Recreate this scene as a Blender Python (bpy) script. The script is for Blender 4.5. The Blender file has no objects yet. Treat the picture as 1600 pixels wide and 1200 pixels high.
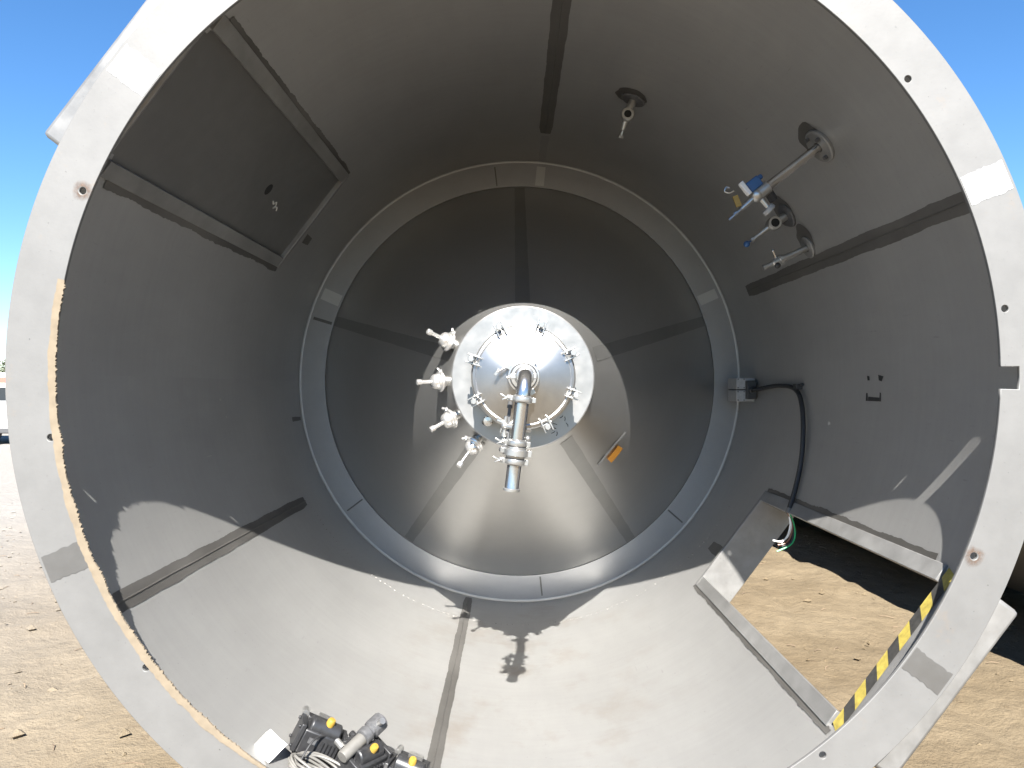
import bpy, math, random
import numpy as np
from mathutils import Vector, Matrix, noise
random.seed(7)
R2D = math.radians
PI = math.pi

# ---------------------------------------------------------------- camera, sky, sun, exposure
scene = bpy.context.scene
FPX = 1155.0                                   # focal length in pixels of the 1600 px wide photograph
cam_data = bpy.data.cameras.new('camera')
cam_data.sensor_width = 36.0
cam_data.lens = 36.0 * FPX / 1600.0
cam_data.clip_start = 0.05
cam_data.clip_end = 6000
camera = bpy.data.objects.new('camera', cam_data)
scene.collection.objects.link(camera)
camera.location = (-0.043, 0.0, -0.043)
camera.rotation_euler = (PI / 2 + 5 / FPX, 0, 2 / FPX)
scene.camera = camera

SUN_EL, SUN_AZ = R2D(45.0), R2D(0.0)           # sun stands behind the viewer
world = bpy.data.worlds.new('World')
scene.world = world
world.use_nodes = True
wn = world.node_tree.nodes
sky = wn.new('ShaderNodeTexSky')
sky.sky_type = 'NISHITA'
sky.sun_disc = False
sky.sun_elevation = SUN_EL
sky.sun_rotation = PI + SUN_AZ
sky.air_density = 1.0
sky.dust_density = 0.0
sky.ozone_density = 6.0
wn['Background'].inputs['Strength'].default_value = 0.05
hsv = wn.new('ShaderNodeHueSaturation')          # the camera's colour setting made the clear sky a stronger blue
hsv.inputs['Saturation'].default_value = 1.14
world.node_tree.links.new(sky.outputs[0], hsv.inputs['Color'])
world.node_tree.links.new(hsv.outputs[0], wn['Background'].inputs['Color'])

sun_data = bpy.data.lights.new('sun', 'SUN')
sun_data.energy = 5.0
sun_data.angle = R2D(0.5)
sun_data.color = (1.0, 0.965, 0.91)
sun = bpy.data.objects.new('sun', sun_data)
scene.collection.objects.link(sun)
light_dir = Vector((math.sin(SUN_AZ) * math.cos(SUN_EL), math.cos(SUN_AZ) * math.cos(SUN_EL), -math.sin(SUN_EL)))
sun.rotation_euler = light_dir.to_track_quat('-Z', 'Y').to_euler()
sun.location = (0, -10, 10)

scene.view_settings.view_transform = 'Standard'
scene.view_settings.look = 'None'
scene.view_settings.exposure = 2.15
scene.view_settings.gamma = 1.0
scene.view_settings.use_curve_mapping = False
scene.render.engine = 'CYCLES'
cy = scene.cycles
cy.use_denoising = True
cy.max_bounces = 7
cy.diffuse_bounces = 4
cy.glossy_bounces = 5
cy.use_adaptive_sampling = True
cy.adaptive_threshold = 0.02
cy.blur_glossy = 0.6
cy.sample_clamp_indirect = 8.0

COL = scene.collection

# ---------------------------------------------------------------- materials
def new_mat(name):
    m = bpy.data.materials.new(name)
    m.use_nodes = True
    nt = m.node_tree
    return m, nt, nt.nodes['Principled BSDF'], nt.nodes, nt.links

def noise_node(nt, scale, detail=4.0, rough=0.55, coord=None, vec_scale=None):
    n = nt.nodes.new('ShaderNodeTexNoise')
    n.inputs['Scale'].default_value = scale
    n.inputs['Detail'].default_value = detail
    n.inputs['Roughness'].default_value = rough
    if coord is None:
        tc = nt.nodes.new('ShaderNodeTexCoord')
        coord = tc.outputs['Object']
    if vec_scale is not None:
        mp = nt.nodes.new('ShaderNodeMapping')
        mp.inputs['Scale'].default_value = vec_scale
        nt.links.new(coord, mp.inputs['Vector'])
        coord = mp.outputs['Vector']
    nt.links.new(coord, n.inputs['Vector'])
    return n

def ramp(nt, src, stops):
    r = nt.nodes.new('ShaderNodeValToRGB')
    els = r.color_ramp.elements
    while len(els) < len(stops):
        els.new(0.5)
    for e, (p, c) in zip(els, stops):
        e.position = p
        e.color = c if len(c) == 4 else (*c, 1)
    nt.links.new(src, r.inputs['Fac'])
    return r

def mixc(nt, fac, a, b, mode='MIX'):
    m = nt.nodes.new('ShaderNodeMix')
    m.data_type = 'RGBA'
    m.blend_type = mode
    for sock, v in ((m.inputs[0], fac), (m.inputs[6], a), (m.inputs[7], b)):
        if hasattr(v, 'is_linked'):
            nt.links.new(v, sock)
        else:
            sock.default_value = v if isinstance(v, (int, float)) else (v if len(v) == 4 else (*v, 1))
    return m.outputs[2]

def maprange(nt, src, a, b, c, d):
    m = nt.nodes.new('ShaderNodeMapRange')
    m.inputs[1].default_value, m.inputs[2].default_value = a, b
    m.inputs[3].default_value, m.inputs[4].default_value = c, d
    nt.links.new(src, m.inputs[0])
    return m.outputs[0]

def bump(nt, b, src, strength, dist):
    n = nt.nodes.new('ShaderNodeBump')
    n.inputs['Strength'].default_value = strength
    n.inputs['Distance'].default_value = dist
    nt.links.new(src, n.inputs['Height'])
    nt.links.new(n.outputs[0], b.inputs['Normal'])
    return n

def steel(name, base, metallic, rough, mottle=0.14, streak=None, spots=0.25, dust=False, bump_s=0.05, rust=0.0, rvar=0.06, rolled=False):
    m, nt, b, N, L = new_mat(name)
    tc = N.new('ShaderNodeTexCoord')
    co = tc.outputs['Object']
    n1 = noise_node(nt, 1.7, 5, 0.6, co)
    n2 = noise_node(nt, 14, 4, 0.6, co, streak)
    n3 = noise_node(nt, 90, 3, 0.6, co)
    lo = tuple(c * (1 - mottle) for c in base)
    hi = tuple(min(1, c * (1 + mottle)) for c in base)
    c1 = ramp(nt, n1.outputs['Fac'], [(0.32, lo), (0.68, hi)]).outputs[0]
    f2 = maprange(nt, n2.outputs['Fac'], 0.35, 0.65, 1 - mottle * 0.55, 1 + mottle * 0.4)
    c2 = mixc(nt, 1.0, c1, f2, 'MULTIPLY')
    sp = ramp(nt, n3.outputs['Fac'], [(0.66, (1, 1, 1)), (0.76, (1 - spots,) * 3)]).outputs[0]
    c3 = mixc(nt, 1.0, c2, sp, 'MULTIPLY')
    if rolled:
        # faint rolling marks round the shell, scuffs and short scratches
        sp2 = N.new('ShaderNodeSeparateXYZ'); L.new(co, sp2.inputs[0])
        zz = N.new('ShaderNodeMath'); zz.operation = 'SUBTRACT'; zz.inputs[1].default_value = 1.60
        L.new(sp2.outputs['Z'], zz.inputs[0])
        an = N.new('ShaderNodeMath'); an.operation = 'ARCTAN2'
        L.new(zz.outputs[0], an.inputs[0]); L.new(sp2.outputs['X'], an.inputs[1])
        cmb = N.new('ShaderNodeCombineXYZ')
        L.new(an.outputs[0], cmb.inputs[0]); L.new(sp2.outputs['Y'], cmb.inputs[1])
        ns = noise_node(nt, 1.0, 5, 0.6, cmb.outputs[0], (5, 34, 1))
        c3 = mixc(nt, 1.0, c3, maprange(nt, ns.outputs['Fac'], 0.3, 0.7, 0.972, 1.018), 'MULTIPLY')
        nl = noise_node(nt, 1.0, 3, 0.5, cmb.outputs[0], (90, 7, 1))
        ng = noise_node(nt, 2.3, 3, 0.5, co)
        sc1 = maprange(nt, nl.outputs['Fac'], 0.68, 0.75, 0, 1)
        sc2 = maprange(nt, ng.outputs['Fac'], 0.52, 0.66, 0, 0.30)
        scm = N.new('ShaderNodeMath'); scm.operation = 'MULTIPLY'; L.new(sc1, scm.inputs[0]); L.new(sc2, scm.inputs[1])
        c3 = mixc(nt, scm.outputs[0], c3, tuple(c * 0.45 for c in base))
        nh = noise_node(nt, 1.0, 2, 0.5, cmb.outputs[0], (3, 1.2, 1))
        c3 = mixc(nt, 1.0, c3, maprange(nt, nh.outputs['Fac'], 0.3, 0.7, 0.95, 1.03), 'MULTIPLY')
    if dust:
        # sand dust and wheel marks lying on the low side of the shell
        sep = N.new('ShaderNodeSeparateXYZ')
        L.new(co, sep.inputs[0])
        low = maprange(nt, sep.outputs['Z'], 0.30, 0.07, 0, 1)
        nd = noise_node(nt, 3.1, 6, 0.65, co)
        dm = maprange(nt, nd.outputs['Fac'], 0.52, 0.72, 0, 0.42)
        mul = N.new('ShaderNodeMath'); mul.operation = 'MULTIPLY'
        L.new(low, mul.inputs[0]); L.new(dm, mul.inputs[1])
        c3 = mixc(nt, mul.outputs[0], c3, (0.24, 0.185, 0.125))
    if rust > 0:
        nr = noise_node(nt, 6.5, 7, 0.75, co)
        rm = maprange(nt, nr.outputs['Fac'], 0.60, 0.76, 0, rust)
        c3 = mixc(nt, rm, c3, (0.23, 0.16, 0.10))
    L.new(c3, b.inputs['Base Color'])
    b.inputs['Metallic'].default_value = metallic
    rr = maprange(nt, n2.outputs['Fac'], 0.3, 0.7, max(0.05, rough - rvar), min(1, rough + rvar))
    L.new(rr, b.inputs['Roughness'])
    bump(nt, b, n3.outputs['Fac'], bump_s, 0.002)
    return m

def plain(name, col, rough=0.5, metallic=0.0, mottle=0.1, scale=40, bump_s=0.0, coat=0.0):
    m, nt, b, N, L = new_mat(name)
    n1 = noise_node(nt, scale, 4, 0.6)
    c = ramp(nt, n1.outputs['Fac'], [(0.3, tuple(x * (1 - mottle) for x in col)), (0.7, tuple(min(1, x * (1 + mottle)) for x in col))])
    L.new(c.outputs[0], b.inputs['Base Color'])
    b.inputs['Roughness'].default_value = rough
    b.inputs['Metallic'].default_value = metallic
    b.inputs['Coat Weight'].default_value = coat
    if bump_s:
        bump(nt, b, n1.outputs['Fac'], bump_s, 0.004)
    return m

M = {}
M['skirt'] = steel('blasted_steel', (0.365, 0.360, 0.349), 0.68, 0.47, 0.035, (1, 0.25, 1), 0.22, dust=True, rvar=0.0, rolled=True)
M['flange'] = steel('flange_steel', (0.150, 0.148, 0.143), 0.30, 0.58, 0.08, None, 0.5, rust=0.34, rvar=0.01, bump_s=0.12, rolled=True)
M['cone'] = steel('cone_steel', (0.58, 0.573, 0.556), 0.95, 0.36, 0.02, None, 0.10, rvar=0.0)
M['ring'] = steel('ring_steel', (0.31, 0.307, 0.302), 0.55, 0.54, 0.04, None, 0.2, rvar=0.0)
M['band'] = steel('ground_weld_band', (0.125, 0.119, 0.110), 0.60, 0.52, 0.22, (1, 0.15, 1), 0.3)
M['cone_band'] = steel('cone_weld_band', (0.41, 0.405, 0.39), 0.93, 0.39, 0.06, None, 0.1, rvar=0.0)
M['port_white'] = steel('bright_port_steel', (0.64, 0.63, 0.61), 0.82, 0.30, 0.04, None, 0.05)
M['polish_band'] = steel('polished_band', (0.44, 0.435, 0.42), 0.40, 0.48, 0.06, None, 0.1)
M['bead'] = steel('weld_bead', (0.26, 0.25, 0.235), 0.5, 0.42, 0.3, None, 0.3)
M['frame'] = steel('frame_steel', (0.20, 0.197, 0.19), 0.35, 0.42, 0.18, None, 0.25, rust=0.25)
M['panel'] = steel('panel_steel', (0.150, 0.148, 0.143), 0.50, 0.42, 0.07, None, 0.2, rvar=0.0)
M['polish'] = steel('polished_steel', (0.52, 0.51, 0.50), 0.95, 0.19, 0.05, None, 0.05, bump_s=0.01)
M['satin'] = steel('satin_steel', (0.42, 0.415, 0.40), 0.85, 0.33, 0.06, None, 0.1, bump_s=0.02)
M['plate'] = steel('manway_plate_steel', (0.30, 0.297, 0.29), 0.75, 0.36, 0.10, None, 0.2, bump_s=0.02)
M['old_steel'] = steel('neighbour_steel', (0.12, 0.12, 0.118), 0.3, 0.5, 0.15, (1, 0.25, 1), 0.25)
M['black'] = plain('black_plastic', (0.020, 0.020, 0.021), 0.38, 0, 0.25, 60)
M['rubber'] = plain('black_rubber', (0.016, 0.016, 0.017), 0.6, 0, 0.2, 60)
M['bore'] = plain('dark_bore', (0.008, 0.008, 0.008), 0.8)
M['darkgrey'] = plain('dark_grey_cast', (0.09, 0.09, 0.092), 0.5, 0.3, 0.25, 70, 0.1)
M['grey'] = plain('grey_plastic', (0.27, 0.27, 0.266), 0.45)
M['cable_grey'] = plain('grey_cable', (0.115, 0.11, 0.10), 0.5)
M['white'] = plain('white_paper', (0.62, 0.62, 0.61), 0.7, 0, 0.03, 20)
M['white_paint'] = plain('white_paint', (0.62, 0.61, 0.59), 0.4, 0, 0.08, 2)
M['yellow'] = plain('yellow_plastic', (0.27, 0.17, 0.025), 0.45)
M['orange'] = plain('orange_label', (0.62, 0.27, 0.03), 0.5, 0, 0.08, 30)
M['tape_yellow'] = plain('hazard_yellow', (0.285, 0.225, 0.045), 0.6, 0, 0.28, 45)
M['tape_black'] = plain('hazard_black', (0.028, 0.027, 0.025), 0.6, 0, 0.4, 45)
M['blue'] = plain('blue_handle', (0.02, 0.075, 0.20), 0.4)
M['green'] = plain('green_wire', (0.01, 0.30, 0.10), 0.4)
M['white_wire'] = plain('white_wire', (0.75, 0.74, 0.70), 0.4)
M['brown_wire'] = plain('brown_wire', (0.20, 0.09, 0.05), 0.4)
M['residue'] = plain('glue_residue', (0.012, 0.012, 0.012), 0.7)
M['chalk'] = plain('chalk_mark', (0.42, 0.41, 0.38), 0.9)
M['foam'] = plain('tan_gasket', (0.158, 0.128, 0.090), 0.95, 0, 0.12, 24, 0.10)
M['timber'] = plain('weathered_timber', (0.16, 0.115, 0.075), 0.85, 0, 0.35, 9, 0.4)
M['rust'] = plain('rust_stain', (0.105, 0.056, 0.030), 0.8, 0, 0.35, 60)
M['glass'] = plain('van_glass', (0.02, 0.025, 0.03), 0.08)
M['red'] = plain('red_paint', (0.42, 0.12, 0.09), 0.4)
M['bark'] = plain('bark', (0.10, 0.075, 0.055), 0.9, 0, 0.3, 6, 0.4)
M['leaf'] = plain('leaf', (0.060, 0.068, 0.032), 0.7, 0, 0.4, 0.8)

def fade_rust():
    m = M['rust']; nt = m.node_tree
    va = nt.nodes.new('ShaderNodeVertexColor'); va.layer_name = 'fade'
    n1 = noise_node(nt, 90, 4, 0.7)
    f = maprange(nt, n1.outputs['Fac'], 0.3, 0.7, 0.15, 0.85)
    mu = nt.nodes.new('ShaderNodeMath'); mu.operation = 'MULTIPLY'
    nt.links.new(va.outputs[0], mu.inputs[0]); nt.links.new(f, mu.inputs[1])
    nt.links.new(mu.outputs[0], nt.nodes['Principled BSDF'].inputs['Alpha'])
fade_rust()

def make_lid_mat():
    m, nt, b, N, L = new_mat('turned_lid_steel')
    tc = N.new('ShaderNodeTexCoord')
    n2 = noise_node(nt, 9, 4, 0.6, tc.outputs['Object'])
    c = ramp(nt, n2.outputs['Fac'], [(0.3, (0.36, 0.355, 0.345)), (0.7, (0.45, 0.445, 0.43))])
    L.new(c.outputs[0], b.inputs['Base Color'])
    b.inputs['Metallic'].default_value = 0.92
    b.inputs['Roughness'].default_value = 0.32
    b.inputs['Anisotropic'].default_value = 0.88
    tg = N.new('ShaderNodeTangent')
    tg.direction_type = 'RADIAL'
    tg.axis = 'Y'
    L.new(tg.outputs[0], b.inputs['Tangent'])
    return m
M['lid'] = make_lid_mat()

def make_sand():
    m, nt, b, N, L = new_mat('sand_ground')
    tc = N.new('ShaderNodeTexCoord')
    co = tc.outputs['Object']
    n1 = noise_node(nt, 0.9, 6, 0.6, co)
    n2 = noise_node(nt, 7.5, 6, 0.65, co)
    n3 = noise_node(nt, 70, 4, 0.7, co)
    c1 = ramp(nt, n1.outputs['Fac'], [(0.3, (0.118, 0.089, 0.054)), (0.7, (0.168, 0.133, 0.087))]).outputs[0]
    f2 = maprange(nt, n2.outputs['Fac'], 0.3, 0.7, 0.84, 1.10)
    c2 = mixc(nt, 1, c1, f2, 'MULTIPLY')
    f3 = maprange(nt, n3.outputs['Fac'], 0.3, 0.75, 1.06, 0.86)
    c3 = mixc(nt, 1, c2, f3, 'MULTIPLY')
    n5 = noise_node(nt, 1.0, 4, 0.6, co, (9, 22, 9))           # damp streaks and cracked crust
    c3 = mixc(nt, maprange(nt, n5.outputs['Fac'], 0.60, 0.72, 0, 0.5), c3, (0.075, 0.052, 0.03))
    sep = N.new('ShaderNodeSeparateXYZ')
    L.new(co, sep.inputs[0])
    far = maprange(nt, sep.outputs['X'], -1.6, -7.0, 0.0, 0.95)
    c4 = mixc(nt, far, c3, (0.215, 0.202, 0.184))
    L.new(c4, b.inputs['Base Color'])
    b.inputs['Roughness'].default_value = 0.95
    b.inputs['Specular IOR Level'].default_value = 0.2
    ad = N.new('ShaderNodeMath'); ad.operation = 'ADD'
    L.new(n2.outputs['Fac'], ad.inputs[0])
    ml = N.new('ShaderNodeMath'); ml.operation = 'MULTIPLY'; ml.inputs[1].default_value = 0.25
    L.new(n3.outputs['Fac'], ml.inputs[0]); L.new(ml.outputs[0], ad.inputs[1])
    bump(nt, b, ad.outputs[0], 0.7, 0.05)
    return m
M['sand'] = make_sand()

# ---------------------------------------------------------------- mesh helpers
class MB:
    def __init__(self):
        self.v, self.f, self.mi = [], [], []
        self.cur = 0
    def add(self, verts, faces):
        o = len(self.v)
        self.v.extend([tuple(p) for p in verts])
        for f in faces:
            self.f.append(tuple(i + o for i in f))
            self.mi.append(self.cur)
        return self
    def skin(self, rings, closed=True, cap0=False, cap1=False):
        n = len(rings[0])
        vs = [p for r in rings for p in r]
        fs = []
        for k in range(len(rings) - 1):
            for i in range(n if closed else n - 1):
                j = (i + 1) % n
                fs.append((k * n + i, k * n + j, (k + 1) * n + j, (k + 1) * n + i))
        if cap0: fs.append(tuple(range(n))[::-1])
        if cap1: fs.append(tuple((len(rings) - 1) * n + i for i in range(n)))
        return self.add(vs, fs)
    def lathe(self, origin, axis, prof, n=32, caps=False):
        o = Vector(origin); a = Vector(axis).normalized()
        u = a.orthogonal().normalized(); w = a.cross(u)
        rings = []
        for r, h in prof:
            rings.append([o + a * h + (u * math.cos(2 * PI * i / n) + w * math.sin(2 * PI * i / n)) * r for i in range(n)])
        return self.skin(rings, True, caps, caps)
    def cyl(self, p0, p1, r0, r1=None, n=20, caps=True):
        p0, p1 = Vector(p0), Vector(p1)
        r1 = r0 if r1 is None else r1
        return self.lathe(p0, p1 - p0, [(r0, 0), (r1, (p1 - p0).length)], n, caps)
    def tube(self, pts, rad, n=10, caps=True):
        pts = [Vector(p) for p in pts]
        rs = rad if isinstance(rad, (list, tuple)) else [rad] * len(pts)
        t0 = (pts[1] - pts[0]).normalized()
        u = t0.orthogonal().normalized()
        rings = []
        for k, p in enumerate(pts):
            t = (pts[min(k + 1, len(pts) - 1)] - pts[max(k - 1, 0)]).normalized()
            u = (u - t * u.dot(t)).normalized()
            w = t.cross(u)
            rings.append([p + (u * math.cos(2 * PI * i / n) + w * math.sin(2 * PI * i / n)) * rs[k] for i in range(n)])
        return self.skin(rings, True, caps, caps)
    def box(self, c, size, ax=None):
        c = Vector(c)
        ux, uy, uz = [Vector(a) for a in ax] if ax else (Vector((1, 0, 0)), Vector((0, 1, 0)), Vector((0, 0, 1)))
        sx, sy, sz = [s / 2 for s in size]
        vs = [c + ux * (sx * i) + uy * (sy * j) + uz * (sz * k) for i in (-1, 1) for j in (-1, 1) for k in (-1, 1)]
        return self.add(vs, [(0, 1, 3, 2), (4, 6, 7, 5), (0, 4, 5, 1), (2, 3, 7, 6), (0, 2, 6, 4), (1, 5, 7, 3)])
    def ball(self, c, r, n=14, ax=(0, 0, 1), squash=1.0):
        prof = [(max(1e-5, r * math.sin(PI * k / 10)), -r * squash * math.cos(PI * k / 10)) for k in range(11)]
        return self.lathe(c, ax, prof, n)
    def build(self, name, mats, parent=None, smooth=35, bevel=0.0, solid=None):
        off = wloc(parent)
        me = bpy.data.meshes.new(name)
        me.from_pydata([(p[0] - off[0], p[1] - off[1], p[2] - off[2]) for p in self.v], [], self.f)
        mats = mats if isinstance(mats, (list, tuple)) else [mats]
        for m in mats:
            me.materials.append(M[m])
        if len(mats) > 1:
            me.polygons.foreach_set('material_index', self.mi)
        import bmesh
        bm = bmesh.new(); bm.from_mesh(me)
        bmesh.ops.recalc_face_normals(bm, faces=bm.faces)
        bm.to_mesh(me); bm.free()
        me.shade_smooth()
        me.set_sharp_from_angle(angle=R2D(smooth))
        o = bpy.data.objects.new(name, me)
        COL.objects.link(o)
        if parent is not None:
            o.parent = parent
        if bevel:
            md = o.modifiers.new('bevel', 'BEVEL')
            md.width = bevel; md.segments = 2; md.limit_method = 'ANGLE'
        return o

def wloc(o):
    v = Vector((0, 0, 0))
    while o is not None:
        v += o.location
        o = o.parent
    return v

def tag(o, label=None, cat=None, group=None, kind=None):
    if label: o['label'] = label
    if cat: o['category'] = cat
    if group: o['group'] = group
    if kind: o['kind'] = kind
    return o

def thing(name, loc, label, cat, group=None):
    o = bpy.data.objects.new(name, None)
    o.location = loc
    o.empty_display_size = 0.1
    COL.objects.link(o)
    return tag(o, label, cat, group)

def node(name, loc, parent):
    """an Empty that is a part and carries sub-parts (loc in world space)"""
    o = bpy.data.objects.new(name, None)
    o.empty_display_size = 0.05
    COL.objects.link(o)
    o.parent = parent
    o.location = Vector(loc) - wloc(parent)
    return o

# ---------------------------------------------------------------- main dimensions (metres, tank axis = +Y through the origin)
R = 1.52           # skirt inner radius
RI = 1.45          # base ring inner radius
RO = 1.60          # base ring outer radius
D1 = 2.263         # front face of the base ring
DR = 5.10          # closing ring
GZ = -1.75         # ground level
DOOR_A, DOOR_B = R2D(-37.0), R2D(142.6)
HALF = 0.33

def pol(r, th, y):
    return Vector((r * math.cos(th), y, r * math.sin(th)))

# ---------------------------------------------------------------- ground
def ground_height(x, y):
    d = math.hypot(x, y - 4)
    fade = max(0.0, 1 - d / 40)
    h = noise.fractal((x * 0.9, y * 0.9, 0.3), 1.0, 2.0, 4) * 0.04
    h += noise.noise((x * 5.0, y * 5.0, 4.0)) * 0.010
    h += abs(noise.noise((x * 2.2 + 8, y * 1.6, 9.0))) * 0.035
    f = noise.noise((x * 3.1 + 3, y * 2.6 - 5, 2.0))          # trampled dents with raised rims
    if f > 0.22:
        h -= min(0.030, (f - 0.22) * 0.16)
    elif f > 0.14:
        h += 0.010
    h -= 0.014 * max(0.0, noise.noise((x * 9, y * 7, 1.5)) - 0.25)
    return GZ - 0.02 + h * fade

def make_ground():
    def axis(lim, n, core):
        t = np.linspace(-1, 1, n)
        k = 7.5
        return np.sinh(t * k) / math.sinh(k) * lim + t * core
    xs = axis(2500, 451, 8.0)
    ys = axis(2500, 361, 7.0) + 6.0
    nx, ny = len(xs), len(ys)
    vs = [(float(x), float(y), ground_height(x, y)) for y in ys for x in xs]
    idx = np.arange(nx * ny).reshape(ny, nx)
    fs = np.stack([idx[:-1, :-1], idx[:-1, 1:], idx[1:, 1:], idx[1:, :-1]], -1).reshape(-1, 4).tolist()
    me = bpy.data.meshes.new('ground')
    me.from_pydata(vs, [], fs)
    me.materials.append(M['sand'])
    me.shade_smooth()
    o = bpy.data.objects.new('ground', me)
    COL.objects.link(o)
    tag(o, 'dry tan sand with trampled clods around the tank', 'ground', kind='structure')
make_ground()

# ---------------------------------------------------------------- the tank
tank = thing('steel_tank', (0, D1, -RO), 'big stainless steel tank lying on its side, open skirt end facing the viewer', 'tank')

def in_hole(th, y):
    for c, y0, y1 in ((DOOR_A, 2.40, 4.155), (DOOR_B, 2.40, 4.175)):
        d = (th - c + PI) % (2 * PI) - PI
        if abs(d) < math.asin(0.315 / R) and y0 < y < y1:
            return True
    return False

def make_skirt():
    ha = math.asin(0.315 / R)
    br = []
    for c in (DOOR_A, DOOR_B):
        br += [(c - ha) % (2 * PI), (c + ha) % (2 * PI)]
    ths = sorted(set([2 * PI * i / 240 for i in range(240)] + br))
    ys = sorted([D1 + 0.011, 2.40, 4.155, 4.175] + [2.5 + 0.2 * k for k in range(8)] + [4.3, 4.6, 4.9, 5.2])
    mb = MB()
    n = len(ths)
    for rad in (R, R + 0.012):
        vs = [pol(rad, t, y) for y in ys for t in ths]
        fs = []
        for k in range(len(ys) - 1):
            for i in range(n):
                j = (i + 1) % n
                tm = ths[i] + ((ths[j] - ths[i]) % (2 * PI)) / 2
                if in_hole(tm, (ys[k] + ys[k + 1]) / 2):
                    continue
                fs.append((k * n + i, k * n + j, (k + 1) * n + j, (k + 1) * n + i))
        o = len(mb.v)
        mb.v.extend([tuple(p) for p in vs])
        mb.f.extend([tuple(a + o for a in f) for f in fs]); mb.mi.extend([0] * len(fs))
    off = wloc(tank)
    me = bpy.data.meshes.new('skirt_wall')
    me.from_pydata([(p[0] - off[0], p[1] - off[1], p[2] - off[2]) for p in mb.v], [], mb.f)
    me.materials.append(M['skirt'])
    me.shade_smooth()
    o = bpy.data.objects.new('skirt_wall', me)
    COL.objects.link(o)
    o.parent = tank
    return o
skirt = make_skirt()

# outer shell behind the skirt with a rounded far head
mb = MB()
mb.lathe((0, 0, 0), (0, 1, 0), [(R + 0.012, 5.20), (R + 0.012, 12.0), (1.46, 12.35), (1.20, 12.65), (0.7, 12.82), (0.02, 12.88)], 120)
mb.build('shell', 'skirt', tank, 50)

def make_flange():
    cu = bpy.data.curves.new('c', 'CURVE')
    cu.dimensions = '2D'
    cu.fill_mode = 'BOTH'
    cu.extrude = 0.0045
    cu.bevel_depth = 0.0015
    cu.bevel_resolution = 1
    def poly(pts):
        s = cu.splines.new('POLY')
        s.points.add(len(pts) - 1)
        for p, (x, y) in zip(s.points, pts):
            p.co = (x, y, 0, 1)
        s.use_cyclic_u = True
    poly([(RO * math.cos(2 * PI * i / 360), RO * math.sin(2 * PI * i / 360)) for i in range(360)])
    inner = []
    nc, nw = R2D(-0.55), 0.0245                 # notch centre and half-angle
    for i in range(360):
        t = 2 * PI * i / 360
        d = (t - nc + PI) % (2 * PI) - PI
        if abs(d) > nw + 0.002:
            inner.append((t, RI))
    out = []
    for t, r in inner:
        out.append((r * math.cos(t), r * math.sin(t)))
    # insert the notch at the wrap point
    def c(t, r): return (r * math.cos(t), r * math.sin(t))
    notch = [c(nc - nw, RI), c(nc - nw, 1.506), c(nc, 1.507), c(nc + nw, 1.506), c(nc + nw, RI)]
    ang = [((t + PI) % (2 * PI)) - PI for t, _ in inner]
    order = sorted(range(len(inner)), key=lambda k: ((inner[k][0] - nc) % (2 * PI)))
    out = [c(*inner[k]) for k in order] + notch
    poly(out)
    for k in range(12):
        a = R2D(7.7 + 30 * k)
        cx, cz = 1.4745 * math.cos(a), 1.4745 * math.sin(a)
        poly([(cx + 0.0125 * math.cos(2 * PI * i / 20), cz + 0.0125 * math.sin(2 * PI * i / 20)) for i in range(20)])
    ob = bpy.data.objects.new('tmp', cu)
    COL.objects.link(ob)
    dg = bpy.context.evaluated_depsgraph_get()
    me = bpy.data.meshes.new_from_object(ob.evaluated_get(dg))
    bpy.data.objects.remove(ob)
    # curve XY plane -> world XZ plane, front face at D1
    off = wloc(tank)
    for v in me.vertices:
        x, y, z = v.co
        v.co = (x - off[0], D1 + 0.006 - z - off[1], y - off[2])
    me.flip_normals()
    me.materials.clear(); me.materials.append(M['flange'])
    o = bpy.data.objects.new('base_ring', me)
    COL.objects.link(o)
    o.parent = tank
    return o
flange = make_flange()

# ground-off butt welds across the base ring, bright and dark reflections painted as base colours
for th, w, mt in ((22.5, 0.095, 'polish_band'), (142.4, 0.10, 'polish_band'), (202.2, 0.085, 'band2'), (323.3, 0.075, 'band2')):
    if mt == 'band2' and 'band2' not in M:
        M['band2'] = steel('ring_weld_band', (0.115, 0.112, 0.107), 0.45, 0.42, 0.08, None, 0.1)
    mb = MB()
    rows = []
    a = R2D(th)
    ns = 14
    for k in range(ns + 1):
        r = RI + 0.004 + (RO - RI - 0.012) * k / ns
        j0, j1 = random.uniform(-1, 1) * 0.003, random.uniform(-1, 1) * 0.003
        rows.append([pol(r, a - (w / 2 + j0) / r, D1 - 0.0012), pol(r, a + (w / 2 + j1) / r, D1 - 0.0012)])
    mb.skin(rows, closed=False)
    mb.build('weld_band', mt, flange)

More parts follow.
